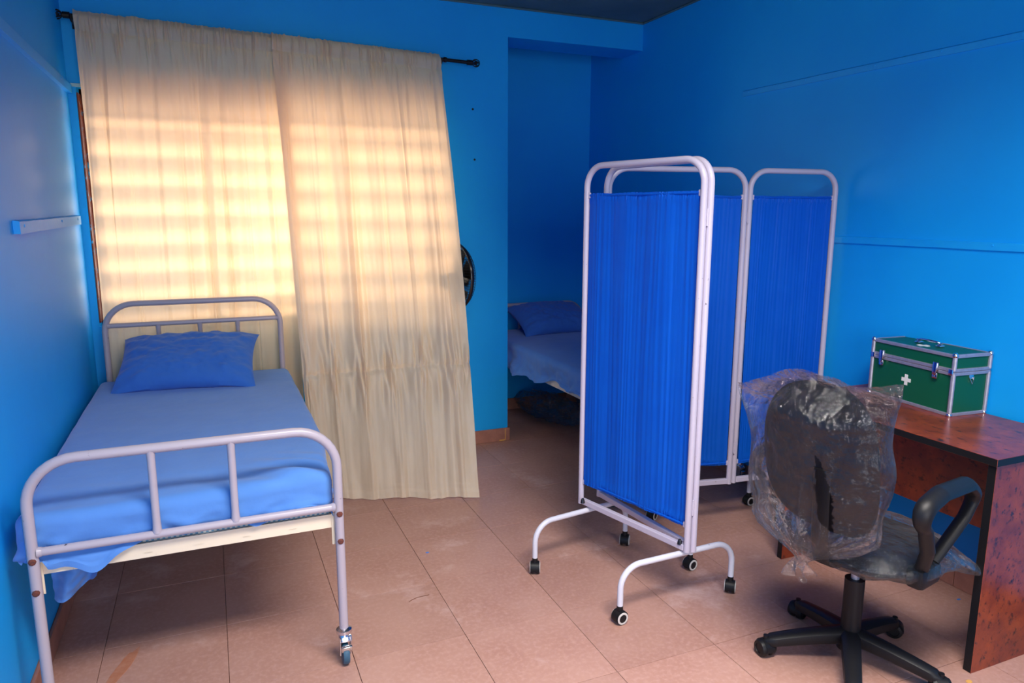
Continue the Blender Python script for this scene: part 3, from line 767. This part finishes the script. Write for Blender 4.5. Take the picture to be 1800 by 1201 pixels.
bm = B(); lathe(bm, [(0, .05), (.04, .055), (.052, .08), (.052, .13), (.04, .155), (0, .16)], fc, nb, 24); obj('motor_housing', bm, 'black', fan)
pp = fc+nb*.10+V(0, .02, 0)
bm = B(); cyl(bm, (pp.x, pp.y, .03), (pp.x, pp.y, 1.10), .012, 14); box(bm, (pp.x, pp.y, 1.07), (.05, .05, .10), None, .012); cyl(bm, (pp.x, pp.y, .55), (pp.x, pp.y, .62), .019, 14); obj('pole', bm, 'black', fan)
bm = B(); lathe(bm, [(0, 0), (.15, 0), (.16, .012), (.12, .03), (.03, .045), (0, .05)], (pp.x, pp.y, .001), None, 32); obj('base', bm, 'black', fan)

# ------------------------------------------------------------------ office chair
CH = math.radians(12)
chair = thing('office_chair', 'black swivel office chair wrapped in clear plastic, standing at the desk', 'chair', (1.93, 1.60, 0), CH)
# local: +x faces the desk, -y is the chair's right side
base_ang = [math.radians(a)-CH for a in (150.8, 81.4, 9.0, -62.8, -134.8)]
bm = B(); cyl(bm, (0, 0, .05), (0, 0, .115), .04, 20, r2=.032); cyl(bm, (0, 0, .11), (0, 0, .305), .032, 20); obj('hub', bm, 'black', chair)
for a in base_ang:
    d = V(math.cos(a), math.sin(a), 0); n = V(-d.y, d.x, 0)
    bm = B(); K = 12; rings = []
    for i in range(K+1):
        s = i/K; r = .02+.262*s; zc = .098-.030*s-.016*s*s; hw_ = .033-.008*s; hh = .028-.008*s
        if i == K: hw_ *= .55; hh *= .6
        rings.append([bm.verts.new(d*r+n*(hw_*math.copysign(abs(math.cos(t))**.7, math.cos(t)))+V(0, 0, zc+hh*math.copysign(abs(math.sin(t))**.7, math.sin(t)))) for t in [2*PI*k/12 for k in range(12)]])
    for A_, C_ in zip(rings[:-1], rings[1:]):
        for k in range(12): bm.faces.new((A_[k], A_[(k+1) % 12], C_[(k+1) % 12], C_[k]))
    bm.faces.new(rings[0][::-1]); bm.faces.new(rings[-1])
    lg = obj('base_leg', bm, 'black', chair)
    bm = B(); wc = d*.276+V(0, 0, .030); an = a+random.uniform(.4, 1.2); ax = V(math.cos(an), math.sin(an), 0); fw = V(-ax.y, ax.x, 0)
    for s in (-1, 1): lathe(bm, [(0, .004), (.026, .004), (.030, .009), (.030, .018), (.026, .027), (.017, .029), (.016, .026), (0, .026)], wc, ax*s, 22)
    prism(bm, [(.032*math.cos(math.radians(t)), .032*math.sin(math.radians(t))) for t in range(-10, 191, 20)], -.016, .016, 0, lambda q: wc+fw*q.x+ax*q.y+V(0, 0, q.z))
    cyl(bm, wc+V(0, 0, .02), wc+V(0, 0, .045), .009, 10); obj('caster', bm, 'black', lg)
bm = B(); cyl(bm, (0, 0, .30), (0, 0, .395), .0135, 16); obj('gas_lift', bm, 'steel', chair)
bm = B(); box(bm, (0, 0, .396), (.20, .16, .018), None, .008); obj('seat_plate', bm, 'black', chair)
def pad(name, c, sx, sy, th, exp, rot, mat, bulge=0, parent=chair):
    """soft superellipse pad"""
    def f(top):
        def g(u, v):
            rr = v; a = u*2*PI
            ca, sa = math.cos(a), math.sin(a); k = (abs(ca)**exp+abs(sa)**exp)**(-1/exp)
            q = rr*k; h = (1-rr**3.2)**.5 if rr < 1 else 0
            return V(ca*q*sx/2, sa*q*sy/2, top*h*th/2+bulge*(1-(sa*q)**2*2-0))
        return g
    bm = B(); grid(bm, 64, 14, f(1)); grid(bm, 64, 14, f(-1)); bmesh.ops.remove_doubles(bm, verts=bm.verts, dist=.0005)
    bmesh.ops.transform(bm, matrix=Matrix.Translation(c) @ rot, verts=bm.verts)
    return obj(name, bm, mat, parent)
pad('seat', (.025, 0, .44), .43, .45, .085, 3.2, Matrix.Identity(4), 'blacksoft', -.004)
# backrest: pad stood upright, leaning back slightly
BT = math.radians(9)
brot = Matrix.Rotation(BT, 4, 'Y') @ Matrix(((0, 0, -1, 0), (0, -1, 0, 0), (-1, 0, 0, 0), (0, 0, 0, 1)))
bc = V(-.235, .014, .765)
brest = pad('backrest', bc, .50, .385, .055, 2.7, Matrix.Rotation(-BT, 4, 'Y') @ Matrix.Rotation(PI/2, 4, 'Y'), 'blacksoft', .018)
bm = B(); tube(bm, [(-.05, 0, .398), (-.16, 0, .402), (-.215, 0, .43), (-.235, 0, .50), (-.245, 0, .62), (-.25, 0, .74)], .018, 10, flat=(1.6, .45)); obj('back_support', bm, 'black', chair)
# armrests: closed loops
def arm(s):
    y = s*.265
    bm = B()
    loop = fillet([(-.075, y-s*.03, .455), (-.115, y, .54), (-.165, y+s*.01, .625), (-.255, y+s*.012, .685), (-.10, y+s*.012, .722), (.07, y+s*.012, .715), (.145, y+s*.006, .665), (.10, y, .595), (-.005, y-s*.03, .47)], .04, 5)
    tube(bm, loop, [.0165+.006*sm(.62, .70, p.z) for p in loop], 12, flat=(1.25, .85)); box(bm, (-.045, y-s*.035, .435), (.12, .055, .065), None, .014)
    obj('armrest', bm, 'black', chair, label='black plastic loop armrest')
arm(-1); arm(1)
# plastic bag over the backrest
def ridge(p):
    return noise.ridged_multi_fractal(p, .9, 2.1, 4, 1.0, 2.0)
def bag_top(y): return 1.022+.022*math.exp(-((y-.04)/.13)**2)+(-.055*sm(.10, .27, y) if y > 0 else .040*sm(.08, .25, -y))
def bag(u, v):
    # v: 0 gather at the bottom .. 1 top seam ; u: around
    a = u*2*PI; ca, sa = math.cos(a), math.sin(a)
    w = .018+.185*sm(0, .24, v)**.8+.028*sm(.2, .6, v)+(.05 if ca > 0 else .018)*sm(.78, 1, v)
    dpt = (.012+.075*sm(0, .25, v))*(1-sm(.80, 1.0, v)*.97)
    y = w*math.copysign(abs(ca)**(1-.15*sm(.8, 1, v)), ca); x = dpt*sa
    z0 = .405; zt = bag_top(y)
    z = z0+(zt-z0)*v
    # lean of the backrest
    cx = -.262-(z-.55)*math.tan(BT)*.75+.02
    cy = .045*(1-sm(0, .35, v))+.012
    p = V(cx-x*1.15, cy+y, z)
    n = V(-sa, ca*.35, 0)
    pl = (1-sm(.05, .75, v))
    w1 = .022*((1-abs(math.sin(u*PI*17+3*nz(u*5, v*1.4))))**2.2-.25)*pl*sm(0, .12, v)*(1+nz(u*9, v*2))
    w2 = .014*(ridge(V(p.y*5, p.z*2.2, p.x*5+3))-1.0)*sm(.02, .2, v)*(1-.5*sm(.9, 1, v))
    w3 = .005*nz(p.y*22, p.z*9, p.x*22)*sm(.02, .2, v)
    return p+n*(w1+w2+w3)+V(0, .02*nz(p.z*9, 4.4)*sm(.1, .4, v), .012*nz(p.y*12, 7.7)*v)
tear = [(.66, .34), (.70, .58), (.722, .70), (.735, .60), (.78, .40), (.765, .26), (.73, .30)]
def inside(x, y, poly):
    c = False; j = len(poly)-1
    for i in range(len(poly)):
        xi, yi = poly[i]; xj, yj = poly[j]
        if (yi > y) != (yj > y) and x < (xj-xi)*(y-yi)/(yj-yi)+xi: c = not c
        j = i
    return c
TEARU = .295
def keep(u, v):
    # tear on the side that looks to the camera (local -x): u about 0.25
    uu = u-TEARU; return not inside(uu+.006*nz(v*40, u*40), v, [(.050, .29), (.050, .36), (.034, .48), (.006, .60), (-.010, .67), (-.014, .60), (-.006, .48), (.008, .42), (.012, .35), (.030, .33)])
bm = B(); grid(bm, 260, 170, bag, 0, keep)
bmesh.ops.remove_doubles(bm, verts=bm.verts, dist=.0002)
o = obj('plastic_cover', bm, 'film', chair, label='crumpled clear plastic bag, torn, over the backrest'); o.data.shade_smooth()
# twisted tail of the bag
bm = B()
def tail(u, v):
    a = u*2*PI; r = (.016+.022*v)*(1+.5*math.sin(a*4+v*5)); return V(-.235+r*math.sin(a)-.02*v, .057+r*math.cos(a)-.01*v, .42-.045*v)
grid(bm, 40, 14, tail); o = obj('plastic_tail', bm, 'film', chair); o.data.shade_smooth()
# plastic over the seat
def sbag(u, v):
    a = u*2*PI; ca, sa = math.cos(a), math.sin(a); e_ = 2.6
    k = (abs(ca)**e_+abs(sa)**e_)**(-1/e_)
    ph = v*PI; rr = math.sin(ph)**.6 if 0 < v < 1 else 0; h = math.cos(ph)
    x = .02+ca*k*.245*rr; y = sa*k*.265*rr; z = .440+(.064*h if h > 0 else .055*h*(1-.3*rr))
    # corner sticking out at the front right
    q = math.exp(-((ca-.78)/.35)**2-((sa+.72)/.35)**2)*rr**3
    x += .085*q; y -= .060*q; z -= .095*q
    p = V(x, y, z)
    w = .016*(ridge(V(x*8, y*8, z*8+9))-1)*.7+.006*nz(x*34, y*34, z*34)+.008*math.sin(u*2*PI*19+2*nz(u*6, v*4))*sm(.5, .8, v)
    return p+V(ca*.7, sa*.7, .6*h)*w*rr
bm = B(); grid(bm, 220, 90, sbag); bmesh.ops.remove_doubles(bm, verts=bm.verts, dist=.0002)
o = obj('plastic_cover', bm, 'film', chair, label='crumpled clear plastic bag over the seat'); o.data.shade_smooth()

# ------------------------------------------------------------------ plastic under the alcove bed, floor litter
def crump(u, v):
    a = u*2*PI; ph = v*PI
    p = V(math.cos(a)*math.sin(ph)*.13, math.sin(a)*math.sin(ph)*.36, math.cos(ph)*.09)
    w = .05*(ridge(p*9+V(4, 2, 1))-1)*.8+.02*nz(p.x*30, p.y*30, p.z*30)
    p = p*(1+w*6); return V(p.x, p.y, max(.003, p.z+.085))
bm = B(); grid(bm, 160, 90, crump); bmesh.ops.remove_doubles(bm, verts=bm.verts, dist=.0003)
o = obj('plastic_wrap', bm, 'film'); o.data.shade_smooth(); o.location = (2.27, 4.66, 0); o.rotation_euler = (0, 0, math.radians(12))
tag(o, 'crumpled clear plastic wrap lying on the floor under the alcove bed', 'plastic wrap')
bm = B(); tube(bm, [(-.045, -.004, .0015), (-.03, .004, .002), (-.005, .010, .0025), (.02, .010, .002), (.045, .008, .0015)], .0011, 6)
o = obj('straw', bm, 'straw'); o.location = (.677, 2.551, 0); o.rotation_euler = (0, 0, .1); tag(o, 'thin curved brown straw lying on the tiles beside the bed', 'straw')
def blob(name, label, cat, loc, rx, ry, mat, seed, th=.0012, rot=0):
    bm = B(); n = 26; P = []
    for k in range(n):
        a = 2*PI*k/n; r = 1+.45*nz(math.cos(a)*1.6+seed, math.sin(a)*1.6)
        P.append((rx*r*math.cos(a), ry*r*math.sin(a)))
    top = [bm.verts.new((x*.96, y*.96, th)) for x, y in P]; bot = [bm.verts.new((x, y, 0)) for x, y in P]
    bm.faces.new(top); bm.faces.new(bot[::-1])
    for k in range(n): bm.faces.new((bot[k], bot[(k+1) % n], top[(k+1) % n], top[k]))
    o = obj(name, bm, mat, None, False); o.location = loc; o.rotation_euler = (0, 0, rot); return tag(o, label, cat)
blob('paint_chip', 'tiny blue paint chip on the tiles in front of the curtain', 'paint chip', (.816, 2.918, .0004), .008, .005, 'bluechip', 1)
blob('paint_chip', 'tiny blue paint chip on the floor under the desk', 'paint chip', (2.66, 1.72, .0004), .008, .005, 'bluechip', 2)
blob('mortar_flake', 'small ochre flake on the floor beside the near desk panel', 'flake', (2.205, 1.36, .0004), .014, .008, 'ochre', 3)
blob('mortar_flake', 'small ochre flake on the floor at the foot of the wall under the desk', 'flake', (2.665, 1.90, .0004), .022, .007, 'ochre', 5, rot=1.3)
blob('stain', 'orange brown liquid stain on the tiles at the foot of the bed', 'stain', (-.37, 2.50, .0003), .022, .15, 'stain', 6, .0006, -.35)

# repeats of one kind share a group
for base, grp in (('hospital_bed', 'hospital beds'), ('mattress', 'mattresses on the beds'), ('bed_sheet', 'blue sheets on the beds'), ('pillow', 'blue pillows on the beds'),
                  ('curtain', 'curtains on the window rod'), ('paint_chip', 'blue paint chips on the floor'), ('mortar_flake', 'ochre flakes on the floor')):
    for o in bpy.data.objects:
        if o.parent is None and o.name.split('.')[0] == base: o['group'] = grp
